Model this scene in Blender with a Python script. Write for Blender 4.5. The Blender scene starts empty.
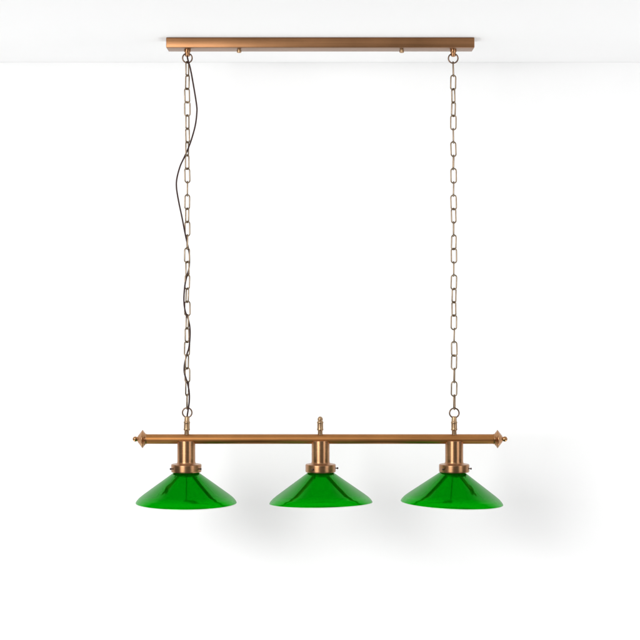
import bpy, bmesh, math, random
from mathutils import Vector, Matrix
random.seed(7)
S = 0.0022            # metres per photograph pixel at the plane of the lamp
D = 1700.0            # camera distance in the same pixels
CX, CY = 320.0, 300.0
PI = math.pi
R = math.radians
scene = bpy.context.scene
col = scene.collection

def W(px, py, d=0.0):
    """point in metres; d = depth behind the lamp plane, in pixel units"""
    return Vector(((px - CX) * S, d * S, (CY - py) * S))

# ---------------------------------------------------------------- materials
def new_mat(name):
    m = bpy.data.materials.new(name); m.use_nodes = True
    nt = m.node_tree
    return m, nt, nt.nodes, nt.links, nt.nodes['Principled BSDF']

def metal(name, colour, dark, rough, stretch, aniso=0.0, bump=0.04):
    m, nt, N, L, b = new_mat(name)
    b.inputs['Metallic'].default_value = 1.0
    tc = N.new('ShaderNodeTexCoord')
    mp = N.new('ShaderNodeMapping'); mp.inputs['Scale'].default_value = stretch
    L.new(tc.outputs['Object'], mp.inputs['Vector'])
    n1 = N.new('ShaderNodeTexNoise'); n1.inputs['Scale'].default_value = 1.0; n1.inputs['Detail'].default_value = 6
    L.new(mp.outputs[0], n1.inputs['Vector'])
    n2 = N.new('ShaderNodeTexNoise'); n2.inputs['Scale'].default_value = 11; n2.inputs['Detail'].default_value = 4
    L.new(tc.outputs['Object'], n2.inputs['Vector'])
    mul = N.new('ShaderNodeMath'); mul.operation = 'MULTIPLY_ADD'
    mul.inputs[1].default_value = 0.55; mul.inputs[2].default_value = 0.0
    L.new(n1.outputs[0], mul.inputs[0])
    add = N.new('ShaderNodeMath'); add.operation = 'MULTIPLY_ADD'; add.inputs[1].default_value = 0.45
    L.new(n2.outputs[0], add.inputs[0]); L.new(mul.outputs[0], add.inputs[2])
    cr = N.new('ShaderNodeValToRGB')
    cr.color_ramp.elements[0].position = 0.32; cr.color_ramp.elements[0].color = (*dark, 1)
    cr.color_ramp.elements[1].position = 0.66; cr.color_ramp.elements[1].color = (*colour, 1)
    L.new(add.outputs[0], cr.inputs[0]); L.new(cr.outputs[0], b.inputs['Base Color'])
    mr = N.new('ShaderNodeMapRange')
    mr.inputs['To Min'].default_value = rough * 0.8; mr.inputs['To Max'].default_value = rough * 1.25
    L.new(n1.outputs[0], mr.inputs['Value']); L.new(mr.outputs[0], b.inputs['Roughness'])
    b.inputs['Anisotropic'].default_value = aniso
    if aniso:
        tg = N.new('ShaderNodeTangent'); tg.direction_type = 'RADIAL'; tg.axis = 'Z'
        L.new(tg.outputs[0], b.inputs['Tangent']); b.inputs['Anisotropic Rotation'].default_value = 0.25
    if bump:
        bp = N.new('ShaderNodeBump'); bp.inputs['Strength'].default_value = bump; bp.inputs['Distance'].default_value = 0.0004
        L.new(n1.outputs[0], bp.inputs['Height']); L.new(bp.outputs[0], b.inputs['Normal'])
    return m

BR = (0.46, 0.208, 0.070); BRD = (0.30, 0.132, 0.043)
M = {}
M['bar']   = metal('antique_brass_brushed_along', BR, BRD, 0.44, (6, 900, 900), bump=0.10)
M['plate'] = metal('antique_brass_sheet', (0.285, 0.142, 0.067), (0.18, 0.088, 0.040), 0.36, (5, 700, 900), bump=0.12)
M['turned'] = metal('antique_brass_turned', (0.43, 0.232, 0.118), (0.31, 0.160, 0.078), 0.36, (60, 60, 500), aniso=0.75, bump=0.0)
M['finial'] = metal('antique_brass_spun', (0.47, 0.245, 0.115), (0.34, 0.17, 0.075), 0.27, (400, 60, 60), bump=0.0)
M['pale']  = metal('antique_brass_pale', (0.47, 0.32, 0.19), (0.33, 0.21, 0.12), 0.36, (120, 120, 120), bump=0.0)
M['chain'] = metal('bronzed_steel_wire', (0.30, 0.222, 0.150), (0.17, 0.122, 0.082), 0.30, (200, 200, 200), bump=0.0)
M['ring']  = metal('dark_bronze_wire', (0.20, 0.13, 0.09), (0.12, 0.075, 0.055), 0.30, (200, 200, 200), bump=0.0)
M['screw'] = metal('dark_screw_steel', (0.12, 0.085, 0.08), (0.07, 0.05, 0.05), 0.30, (200, 200, 200), bump=0.0)

m, nt, N, L, b = new_mat('brown_braided_flex')
b.inputs['Roughness'].default_value = 0.7; b.inputs['Specular IOR Level'].default_value = 0.25
tc = N.new('ShaderNodeTexCoord'); wv = N.new('ShaderNodeTexWave'); wv.inputs['Scale'].default_value = 420
wv.bands_direction = 'DIAGONAL'; wv.inputs['Distortion'].default_value = 1.0
L.new(tc.outputs['Object'], wv.inputs['Vector'])
cr = N.new('ShaderNodeValToRGB'); cr.color_ramp.elements[0].color = (0.026, 0.012, 0.011, 1); cr.color_ramp.elements[1].color = (0.058, 0.029, 0.026, 1)
L.new(wv.outputs[1], cr.inputs[0]); L.new(cr.outputs[0], b.inputs['Base Color'])
M['cord'] = m

# green flashed glass over white opal glass
m, nt, N, L, b = new_mat('green_cased_glass')
tc = N.new('ShaderNodeTexCoord')
n = N.new('ShaderNodeTexNoise'); n.inputs['Scale'].default_value = 22; n.inputs['Detail'].default_value = 3
L.new(tc.outputs['Object'], n.inputs['Vector'])
cr = N.new('ShaderNodeValToRGB')
cr.color_ramp.elements[0].position = 0.3; cr.color_ramp.elements[0].color = (0.0, 0.034, 0.0004, 1)
cr.color_ramp.elements[1].position = 0.7; cr.color_ramp.elements[1].color = (0.0, 0.056, 0.0006, 1)
L.new(n.outputs[0], cr.inputs[0]); L.new(cr.outputs[0], b.inputs['Base Color'])
b.inputs['Specular IOR Level'].default_value = 0.0
n2 = N.new('ShaderNodeTexNoise'); n2.inputs['Scale'].default_value = 14; n2.inputs['Detail'].default_value = 1
L.new(tc.outputs['Object'], n2.inputs['Vector'])
bp = N.new('ShaderNodeBump'); bp.inputs['Strength'].default_value = 0.10; bp.inputs['Distance'].default_value = 0.002
L.new(n2.outputs[0], bp.inputs['Height']); L.new(bp.outputs[0], b.inputs['Normal'])
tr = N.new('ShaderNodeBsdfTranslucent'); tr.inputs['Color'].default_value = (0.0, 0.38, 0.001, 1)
mx = N.new('ShaderNodeMixShader')
# bright rim glow put into the glass: translucent share rises towards the rim
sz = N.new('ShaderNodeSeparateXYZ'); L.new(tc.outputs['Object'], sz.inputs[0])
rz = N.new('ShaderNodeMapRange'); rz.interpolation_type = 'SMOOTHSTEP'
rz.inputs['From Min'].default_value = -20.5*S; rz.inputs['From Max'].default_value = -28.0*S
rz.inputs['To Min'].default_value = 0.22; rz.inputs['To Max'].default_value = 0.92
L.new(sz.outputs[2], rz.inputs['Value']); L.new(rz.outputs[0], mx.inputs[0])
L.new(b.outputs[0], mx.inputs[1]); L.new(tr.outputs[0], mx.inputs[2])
# light mirrored by the opal layer comes back through the green flashing
gg = N.new('ShaderNodeBsdfGlossy'); gg.inputs['Color'].default_value = (0.0, 1.0, 0.01, 1); gg.inputs['Roughness'].default_value = 0.075
L.new(bp.outputs[0], gg.inputs['Normal'])
m1 = N.new('ShaderNodeMixShader'); m1.inputs[0].default_value = 0.175
L.new(mx.outputs[0], m1.inputs[1]); L.new(gg.outputs[0], m1.inputs[2])
# clear gloss of the outer surface, stronger at glancing angles
gw = N.new('ShaderNodeBsdfGlossy'); gw.inputs['Roughness'].default_value = 0.03
L.new(bp.outputs[0], gw.inputs['Normal'])
lw = N.new('ShaderNodeLayerWeight'); lw.inputs['Blend'].default_value = 0.5
r1 = N.new('ShaderNodeMapRange'); r1.inputs['From Min'].default_value = 0.37; r1.inputs['From Max'].default_value = 1.0
L.new(lw.outputs['Facing'], r1.inputs['Value'])
pw_ = N.new('ShaderNodeMath'); pw_.operation = 'POWER'; pw_.inputs[1].default_value = 1.5; L.new(r1.outputs[0], pw_.inputs[0])
ml = N.new('ShaderNodeMath'); ml.operation = 'MULTIPLY'; ml.inputs[1].default_value = 0.44; L.new(pw_.outputs[0], ml.inputs[0])
m2 = N.new('ShaderNodeMixShader'); L.new(ml.outputs[0], m2.inputs[0])
L.new(m1.outputs[0], m2.inputs[1]); L.new(gw.outputs[0], m2.inputs[2])
L.new(m2.outputs[0], N['Material Output'].inputs['Surface'])
M['green'] = m

m, nt, N, L, b = new_mat('white_opal_glass')
b.inputs['Base Color'].default_value = (0.86, 0.88, 0.84, 1); b.inputs['Roughness'].default_value = 0.12
tr = N.new('ShaderNodeBsdfTranslucent'); tr.inputs['Color'].default_value = (0.8, 0.85, 0.78, 1)
mx = N.new('ShaderNodeMixShader'); mx.inputs[0].default_value = 0.4
out = N['Material Output']
L.new(b.outputs[0], mx.inputs[1]); L.new(tr.outputs[0], mx.inputs[2]); L.new(mx.outputs[0], out.inputs['Surface'])
M['opal'] = m

def paint(name, colour):
    m, nt, N, L, b = new_mat(name)
    tc = N.new('ShaderNodeTexCoord'); n = N.new('ShaderNodeTexNoise'); n.inputs['Scale'].default_value = 260; n.inputs['Detail'].default_value = 3
    L.new(tc.outputs['Object'], n.inputs['Vector'])
    bp = N.new('ShaderNodeBump'); bp.inputs['Strength'].default_value = 0.05; bp.inputs['Distance'].default_value = 0.0004
    L.new(n.outputs[0], bp.inputs['Height']); L.new(bp.outputs[0], b.inputs['Normal'])
    b.inputs['Base Color'].default_value = (*colour, 1); b.inputs['Roughness'].default_value = 0.7
    b.inputs['Specular IOR Level'].default_value = 0.15
    return m
M['wall'] = paint('white_wall_paint', (0.88, 0.88, 0.88))
M['ceiling'] = paint('white_ceiling_paint', (0.85, 0.85, 0.853))

# ---------------------------------------------------------------- mesh helpers
def link(name, bm, mat, parent=None, loc=(0, 0, 0), smooth=True, angle=40):
    me = bpy.data.meshes.new(name)
    bmesh.ops.recalc_face_normals(bm, faces=bm.faces)
    bm.to_mesh(me); bm.free()
    mats = mat if isinstance(mat, (list, tuple)) else [mat]
    for k in mats: me.materials.append(M[k])
    if smooth:
        for p in me.polygons: p.use_smooth = True
        me.set_sharp_from_angle(angle=R(angle))
    o = bpy.data.objects.new(name, me); col.objects.link(o)
    o.location = loc
    if parent: o.parent = parent
    return o

def empty(name, loc, parent=None):
    o = bpy.data.objects.new(name, None); col.objects.link(o); o.location = loc
    o.empty_display_size = 0.02
    if parent: o.parent = parent
    return o

def lathe(bm, prof, n=64, mtx=None, closed=False):
    """prof: list of (radius, z); revolve round z"""
    rings = []
    for (r, z) in prof:
        if r < 1e-7:
            rings.append([bm.verts.new((0, 0, z))])
        else:
            rings.append([bm.verts.new((r * math.cos(2*PI*i/n), r * math.sin(2*PI*i/n), z)) for i in range(n)])
    pairs = list(zip(rings[:-1], rings[1:]))
    if closed: pairs.append((rings[-1], rings[0]))
    fs = []
    for a, c in pairs:
        row = []
        for i in range(n):
            j = (i + 1) % n
            if len(a) == 1 and len(c) == 1: continue
            if len(a) == 1: f = bm.faces.new((a[0], c[i], c[j]))
            elif len(c) == 1: f = bm.faces.new((a[i], c[0], a[j]))
            else: f = bm.faces.new((a[i], c[i], c[j], a[j]))
            row.append(f)
        fs.append(row)
    if mtx is not None:
        vs = [v for rg in rings for v in rg]
        bmesh.ops.transform(bm, matrix=mtx, verts=vs)
    return fs

def fillet(pts, r, n=5, skip=()):
    """round the corners of an open (r,z) polyline"""
    outp = [pts[0]]
    for k in range(1, len(pts) - 1):
        if k in skip: outp.append(pts[k]); continue
        p0, p1, p2 = Vector(pts[k-1]), Vector(pts[k]), Vector(pts[k+1])
        a = p0 - p1; c = p2 - p1
        rr = min(r, a.length * 0.45, c.length * 0.45)
        if rr < 1e-7: outp.append(pts[k]); continue
        A = p1 + a.normalized() * rr; C = p1 + c.normalized() * rr
        for i in range(n + 1):
            t = i / n
            q = A * (1-t)**2 + p1 * 2*t*(1-t) + C * t*t
            outp.append((q.x, q.y))
    outp.append(pts[-1])
    return outp

def tube(bm, pts, r, n=12, closed=False):
    pts = [Vector(p) for p in pts]
    m_ = len(pts); rings = []
    up = None
    for i, p in enumerate(pts):
        if closed: t = (pts[(i+1) % m_] - pts[i-1]).normalized()
        else: t = (pts[min(i+1, m_-1)] - pts[max(i-1, 0)]).normalized()
        if up is None:
            up = Vector((0, 1, 0)) if abs(t.y) < 0.9 else Vector((1, 0, 0))
        up = (up - t * up.dot(t)).normalized()
        b_ = t.cross(up)
        rings.append([bm.verts.new(p + (up * math.cos(2*PI*k/n) + b_ * math.sin(2*PI*k/n)) * r) for k in range(n)])
    rng = range(m_) if closed else range(m_ - 1)
    for i in rng:
        a, c = rings[i], rings[(i+1) % m_]
        for k in range(n):
            bm.faces.new((a[k], a[(k+1) % n], c[(k+1) % n], c[k]))
    if not closed:
        bm.faces.new(rings[0]); bm.faces.new(rings[-1])

def box(bm, lo, hi, bev=0.0, seg=3):
    g = bmesh.ops.create_cube(bm, size=1.0)
    vs = g['verts']
    for v in vs:
        v.co = Vector([lo[i] + (v.co[i] + 0.5) * (hi[i] - lo[i]) for i in range(3)])
    if bev:
        es = list({e for v in vs for e in v.link_edges})
        bmesh.ops.bevel(bm, geom=es, offset=bev, segments=seg, profile=0.5, affect='EDGES')

def spline(ctrl, per=10):
    P = [Vector(c) for c in ctrl]; out_ = []
    for i in range(len(P) - 1):
        p0 = P[max(i-1, 0)]; p1 = P[i]; p2 = P[i+1]; p3 = P[min(i+2, len(P)-1)]
        for k in range(per):
            t = k / per
            out_.append(0.5 * ((2*p1) + (p2-p0)*t + (2*p0-5*p1+4*p2-p3)*t*t + (3*p1-p0-3*p2+p3)*t**3))
    out_.append(P[-1]); return out_

# ---------------------------------------------------------------- setting
WALL_D = 163.0                                # wall behind the lamp, pixel units
PL_TOP = CY - 37.3                            # at the plate front
FRONT = -14.0
CEIL = PL_TOP * (D + FRONT) / D * S           # ceiling height in metres
bm = bmesh.new()
box(bm, (-4.0, WALL_D*S, -3.0), (4.0, WALL_D*S + 0.12, CEIL + 0.15))
o = link('wall', bm, 'wall', smooth=False); o['kind'] = 'structure'
bm = bmesh.new()
box(bm, (-4.0, -0.75, CEIL), (4.0, WALL_D*S - 0.0005, CEIL + 0.10))
o = link('ceiling', bm, 'ceiling', smooth=False); o['kind'] = 'structure'

# ---------------------------------------------------------------- the pendant light
root = empty('pendant_light', (0, 0, CEIL))
root['label'] = 'antique brass bar pendant with three green glass shades, hung by two chains from white ceiling'
root['category'] = 'pendant light'
def part(name, bm, mat, loc, parent=root, **kw):
    """loc given in world metres"""
    o = link(name, bm, mat, None, (0, 0, 0), **kw)
    o.parent = parent
    pw = Vector((0, 0, 0)); q = parent
    while q: pw += Vector(q.location); q = q.parent
    o.location = Vector(loc) - pw
    return o
def V(*a): return Vector(a)

# ceiling plate: a folded sheet-metal channel
kf = (D + FRONT) / D
pl_x0, pl_x1 = (166.1 - CX) * kf * S, (474.5 - CX) * kf * S
pl_bot = (CY - 47.5) * kf * S
bm = bmesh.new()
box(bm, (pl_x0, -14*S, pl_bot - CEIL), (pl_x1, 14*S, -0.0004), bev=0.0011, seg=3)
plate = part('ceiling_plate', bm, 'plate', (0, 0, CEIL))

# thumb nuts under the plate
for px in (239.2, 401.6):
    bm = bmesh.new()
    lathe(bm, fillet([(0, 0.001), (1.3*S, 0.001), (1.3*S, -0.6*S), (2.25*S, -0.6*S), (2.25*S, -3.5*S), (1.5*S, -3.9*S), (0, -3.9*S)], 0.3*S), 24)
    part('thumb_nut', bm, 'pale', (W(px, 0).x * 0.999, -4*S, pl_bot), plate)

# nipples, rings, chains ------------------------------------------------
XL, XR = 187.4, 453.3
def nipple(px):
    bm = bmesh.new()
    h = -pl_bot
    lathe(bm, fillet([(0, 0.0006), (3.3*S, 0.0006), (3.3*S, -2.4*S), (2.5*S, -3.0*S), (2.5*S, -6.4*S), (1.6*S, -7.2*S), (0, -7.2*S)], 0.4*S), 32)
    return part('chain_holder', bm, 'turned', (W(px, 0).x, 0, pl_bot), plate)
nipple(XL); nipple(XR)

def ring(px, py, r=4.75, w=0.72, rot=0.0):
    bm = bmesh.new()
    pts = [V(math.cos(2*PI*i/40) * r * S, 0, math.sin(2*PI*i/40) * r * S) for i in range(40)]
    tube(bm, pts, w*S, 12, closed=True)
    o = part('hanging_ring', bm, 'ring', W(px, py))
    o.rotation_euler = (0, 0, R(rot)); return o
ring(XL, 58.1, rot=6); ring(453.2, 58.4, rot=-4)
ring(187.2, 412.6, rot=-5); ring(454.3, 413.0, rot=3)

def link_mesh():
    """one oval chain link: straight sides and round ends, open seam on one side"""
    w = 0.70*S; half = 6.75*S + w; r = 2.65*S
    pts = []
    n = 10
    for i in range(n + 1):
        a = PI * i / n
        pts.append(V(math.cos(a) * r, 0, half - r*1.0 + math.sin(a) * r * 1.0))
    for i in range(n + 1):
        a = PI + PI * i / n
        pts.append(V(math.cos(a) * r, 0, -(half - r) + math.sin(a) * r))
    bm = bmesh.new(); tube(bm, pts, w, 10, closed=True)
    return bm

left_ang  = [65,-45,35,-5,60,-45,65,-45,30,-85,35,-52,33,-80,32,-50,38,-60,15,-62,52,-18,62,-25,62,-82]
right_ang = [88,20,-62,44,-4,87,20,-88,3,85,-4,-40,88,-38,8,86,0,42,-50,0,84,5,-25,78,0,72]
first_link = None
def chain(xa, ya, xb, yb, angs, wob):
    global first_link
    e = empty('chain', (0, 0, 0)); e.parent = root
    top = W(xa, ya); e.location = top - Vector((0, 0, CEIL))
    n = len(angs)
    for i, a in enumerate(angs):
        t = (i + 0.5) / n
        px = xa + (xb - xa) * t + random.uniform(-wob, wob); py = ya + (yb - ya) * t
        if first_link is None:
            first_link = link('chain_link', link_mesh(), 'chain'); o = first_link
        else:
            o = first_link.copy(); col.objects.link(o)
        o.parent = e
        o.location = W(px, py, random.uniform(-wob, wob)) - top
        o.rotation_euler = (R(random.uniform(-1.6, 1.6)), R(random.uniform(-1.8, 1.8)), R(a))
        o.scale = (1, 1, (yb - ya) / n / 13.5)
chain(187.4, 62.3, 187.2, 408.4, left_ang, 0.25)
chain(453.2, 62.6, 454.3, 408.8, right_ang, 0.15)

# flex woven loosely through the left chain
flex = [(187.6,50,0),(187.4,55,-1.5),(188,59.5,-3),(190.8,70,-3.5),(194,87.5,-3),(196.7,104.7,-2.5),(197,112.5,-2),(195.5,125,-1.5),(192,138,-1),(188.2,148.4,0.2),
 (184.5,156.5,1.2),(180,166.5,0.5),(176.9,179,-1),(176.7,188.5,-1.5),(179,202.5,-2),(182,216.5,-2.6),(185,232,-2.6),(186.6,240,-1.2),(188.2,248,0.8),(189.3,256,2.2),(188.9,268,1.6),
 (186.9,276,-0.2),(185,286,-2.2),(184.1,300,-2.6),(185.3,311,-1),(188.4,320,0.8),(190.2,331,-1.6),(189.4,346,-3),(186.8,354.7,-0.6),(184.3,365,2),(184.3,373,1.4),
 (187.2,382,-0.6),(189.3,391,-2.8),(189.5,401,-2.8),(188.1,411,-2.2),(187.3,416,-0.9),(187.2,421,0)]
bm = bmesh.new()
tube(bm, spline([W(*p) for p in flex], 10), 0.78*S, 12)
part('power_cord', bm, 'cord', (0, 0, 0))

# horizontal bar with turned finials -----------------------------------
BY = 439.05
bar_loc = W(320.2, BY)
rotx = Matrix.Rotation(R(90), 4, 'Y')
bm = bmesh.new()
x0, x1 = (145.9 - 320.2) * S, (494.2 - 320.2) * S
lathe(bm, [(0, x0), (4.85*S, x0), (4.85*S, x1), (0, x1)], 64, rotx)
bar = part('bar', bm, 'bar', bar_loc)
for side in (-1, 1):
    bm = bmesh.new()
    ball = [(2.65*math.sin(a)*S, (10.8 - 2.65*math.cos(a))*S) for a in [R(55 + 125*i/10) for i in range(11)]]
    ball[-1] = (0, ball[-1][1])
    prof = [(0, -0.6*S), (5.2*S, -0.6*S), (5.2*S, 0.5*S), (6.3*S, 1.1*S), (6.5*S, 1.5*S), (9.0*S, 3.2*S), (9.15*S, 3.6*S), (8.7*S, 4.0*S), (3.2*S, 8.2*S), (2.1*S, 8.5*S)]
    lathe(bm, fillet(prof, 0.35*S, 4, skip=(1,)) + ball, 48, Matrix.Rotation(R(90*side), 4, 'Y'))
    part('finial', bm, 'finial', W(494.0 if side > 0 else 146.1, BY), bar)

# couplings standing on the bar ----------------------------------------
def coupling(px, capped, tilt=0.0):
    bm = bmesh.new()
    z = lambda y: (434.6 - y) * S            # from the top of the bar upwards
    body = [(0, z(436)), (2.4*S, z(436)), (2.35*S, z(430.6)), (3.05*S, z(430.2)), (3.25*S, z(429.4)), (3.05*S, z(428.6)), (2.95*S, z(428.2)),
            (2.95*S, z(423.6)), (3.05*S, z(423.2)), (3.25*S, z(422.4)), (3.05*S, z(421.6)), (2.6*S, z(421.2))]
    if capped:
        top = [(2.2*S, z(420.8)), (2.6*S, z(420.2)), (2.7*S, z(419.2)), (2.35*S, z(417.9)), (1.5*S, z(416.9)), (0.7*S, z(416.5)), (0, z(416.45))]
    else:
        top = [(2.6*S, z(420.4)), (2.45*S, z(417.2)), (1.9*S, z(416.3)), (0, z(416.2))]
    lathe(bm, fillet(body + top, 0.22*S, 3), 40)
    o = part('coupling', bm, 'pale', W(px, 434.6))
    o.rotation_euler = (0, R(tilt), 0)
    return o
coupling(186.7, False, 1.0)
o = coupling(320.2, True); o['label'] = 'brass coupling closed by a small domed cap'
coupling(454.2, False, -0.5)

# lamp holders and shades ----------------------------------------------
def neck_bm():
    z = lambda y: (443.0 - y) * S
    bm = bmesh.new()
    prof = [(0, z(440.5)), (9.0*S, z(440.5)), (9.0*S, z(461.6)), (9.4*S, z(463.0)), (10.6*S, z(463.9)), (12.5*S, z(464.3)), (0, z(464.6))]
    lathe(bm, fillet(prof, 0.5*S, 4), 72)
    return bm
def gallery_bm():
    """the ring that grips the glass, open underneath"""
    z = lambda y: (464.0 - y) * S
    bm = bmesh.new()
    prof = [(9.05*S, z(464.0)), (14.4*S, z(464.0)), (15.1*S, z(464.5)), (15.2*S, z(465.2)), (15.2*S, z(470.9)),
            (14.9*S, z(471.9)), (14.3*S, z(472.0)), (14.0*S, z(471.7)), (14.0*S, z(465.4)), (9.05*S, z(465.0))]
    lathe(bm, fillet(prof, 0.35*S, 3), 72, closed=True)
    return bm
def screw_bm():
    bm = bmesh.new()
    lathe(bm, fillet([(0, -1.2*S), (0.55*S, -1.2*S), (0.55*S, 1.3*S), (1.0*S, 1.5*S), (1.0*S, 2.4*S), (0.6*S, 2.8*S), (0, 2.8*S)], 0.2*S, 3), 16, Matrix.Rotation(R(90), 4, 'Y'))
    return bm
def shade_bm():
    z = lambda y: (472.0 - y) * S
    bm = bmesh.new()
    outer = [(12.6*S, z(466.5)), (12.6*S, z(471.9)), (13.0*S, z(472.8)), (30*S, z(485.0)), (43.6*S, z(494.8)), (48.0*S, z(498.3)), (50.4*S, z(501.1)), (51.2*S, z(502.7)), (51.0*S, z(503.3)), (50.4*S, z(503.5))]
    inner = [(49.9*S, z(503.1)), (48.9*S, z(501.3)), (46.9*S, z(499.4)), (42.8*S, z(496.2)), (29.6*S, z(486.4)), (11.8*S, z(473.7)), (11.4*S, z(472.3)), (11.4*S, z(466.5))]
    op = fillet(outer, 1.2*S, 5); ip = fillet(inner, 1.0*S, 4)
    rows = lathe(bm, op + ip, 128, closed=True)
    for k, row in enumerate(rows):
        mi = 0 if op[min(k, len(op)-1)][1] > z(502.6) and k < len(op) - 2 else 1
        if k == len(rows) - 1: mi = 1
        for f in row: f.material_index = mi
    return bm

lamps = [  # x neck, x shade, pitch (towards camera), roll, screw angles, scale
    (186.3, 186.3, 1.0, 0.1, (-62, 62, 180), 0.985),
    (320.6, 320.4, -1.5, -0.95, (-29, 91, 211), 1.008),
    (454.2, 453.0, 0.5, 2.1, (-45, 75, 195), 1.0)]
neck_o = gal_o = scr_o = sh_o = None
for (xn, xs, pitch, roll, sc, k) in lamps:
    h = empty('lamp_holder', (0, 0, 0)); h.parent = root
    hl = W(xn, 443.0); h.location = hl - V(0, 0, CEIL)
    if neck_o is None:
        neck_o = link('neck', neck_bm(), 'turned'); gal_o = link('gallery', gallery_bm(), 'turned')
        n_, g_ = neck_o, gal_o
    else:
        n_, g_ = neck_o.copy(), gal_o.copy(); col.objects.link(n_); col.objects.link(g_)
    n_.parent = h; n_.location = (0, 0, 0)
    g_.parent = h; g_.location = W(xn, 464.0) - hl
    n_.rotation_euler.z = g_.rotation_euler.z = random.uniform(0, 6)
    for a in sc:
        if scr_o is None: scr_o = link('thumb_screw', screw_bm(), 'screw'); s_ = scr_o
        else: s_ = scr_o.copy(); col.objects.link(s_)
        s_.parent = h
        d = V(math.sin(R(a)), -math.cos(R(a)), 0)
        s_.location = W(xn, 468.2) - hl + d * 15.0 * S
        s_.rotation_euler = (0, 0, R(a - 90))
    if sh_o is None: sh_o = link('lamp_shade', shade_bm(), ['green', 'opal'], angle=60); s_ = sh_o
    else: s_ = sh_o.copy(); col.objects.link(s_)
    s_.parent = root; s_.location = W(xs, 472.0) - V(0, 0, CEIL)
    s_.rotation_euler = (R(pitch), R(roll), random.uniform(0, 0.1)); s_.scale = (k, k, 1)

# ---------------------------------------------------------------- light
w = bpy.data.worlds.new("World"); scene.world = w; w.use_nodes = True
bg = w.node_tree.nodes['Background']; bg.inputs[0].default_value = (1, 1, 1, 1); bg.inputs[1].default_value = 0.15

def softbox(name, loc, aim, sx, sy, power, colour=(1, 1, 1)):
    l = bpy.data.lights.new(name, 'AREA'); l.shape = 'RECTANGLE'; l.size = sx; l.size_y = sy
    l.energy = power; l.color = colour
    o = bpy.data.objects.new(name, l); col.objects.link(o); o.location = loc
    o.rotation_euler = (Vector(aim) - Vector(loc)).to_track_quat('-Z', 'Y').to_euler()
    return o
softbox('softbox_key', (-1.62, -2.95, 0.36), (0.25, 0, -0.20), 1.60, 1.10, 82)
softbox('softbox_fill', (2.5, -2.2, 0.05), (0.2, 0.3, 0.25), 1.3, 1.0, 23)
softbox('added_top_softbox', (-0.25, -2.1, 1.00), (0, 0, -0.3), 2.2, 0.9, 6)  # unseen overhead lamp, added to brighten the shade lips and the bar
for sx in (-1, 1):
    softbox('added_uplight', (sx * 1.6, -0.35, -2.0), (sx * 0.6, 0.0, CEIL), 1.1, 0.7, 30)  # unseen low lamps, added to brighten the ceiling

# ---------------------------------------------------------------- camera
cam = bpy.data.cameras.new('camera'); co = bpy.data.objects.new('camera', cam); col.objects.link(co)
co.location = (0, -D * S, 0); co.rotation_euler = (R(90), 0, 0)
cam.sensor_width = 36; cam.lens = 36 * D / 640
cam.shift_y = -20 / 640
cam.clip_end = 100
scene.camera = co
vs = scene.view_settings
scene.display_settings.display_device = 'sRGB'
vs.view_transform = 'Standard'; vs.look = 'None'; vs.exposure = 0; vs.gamma = 1
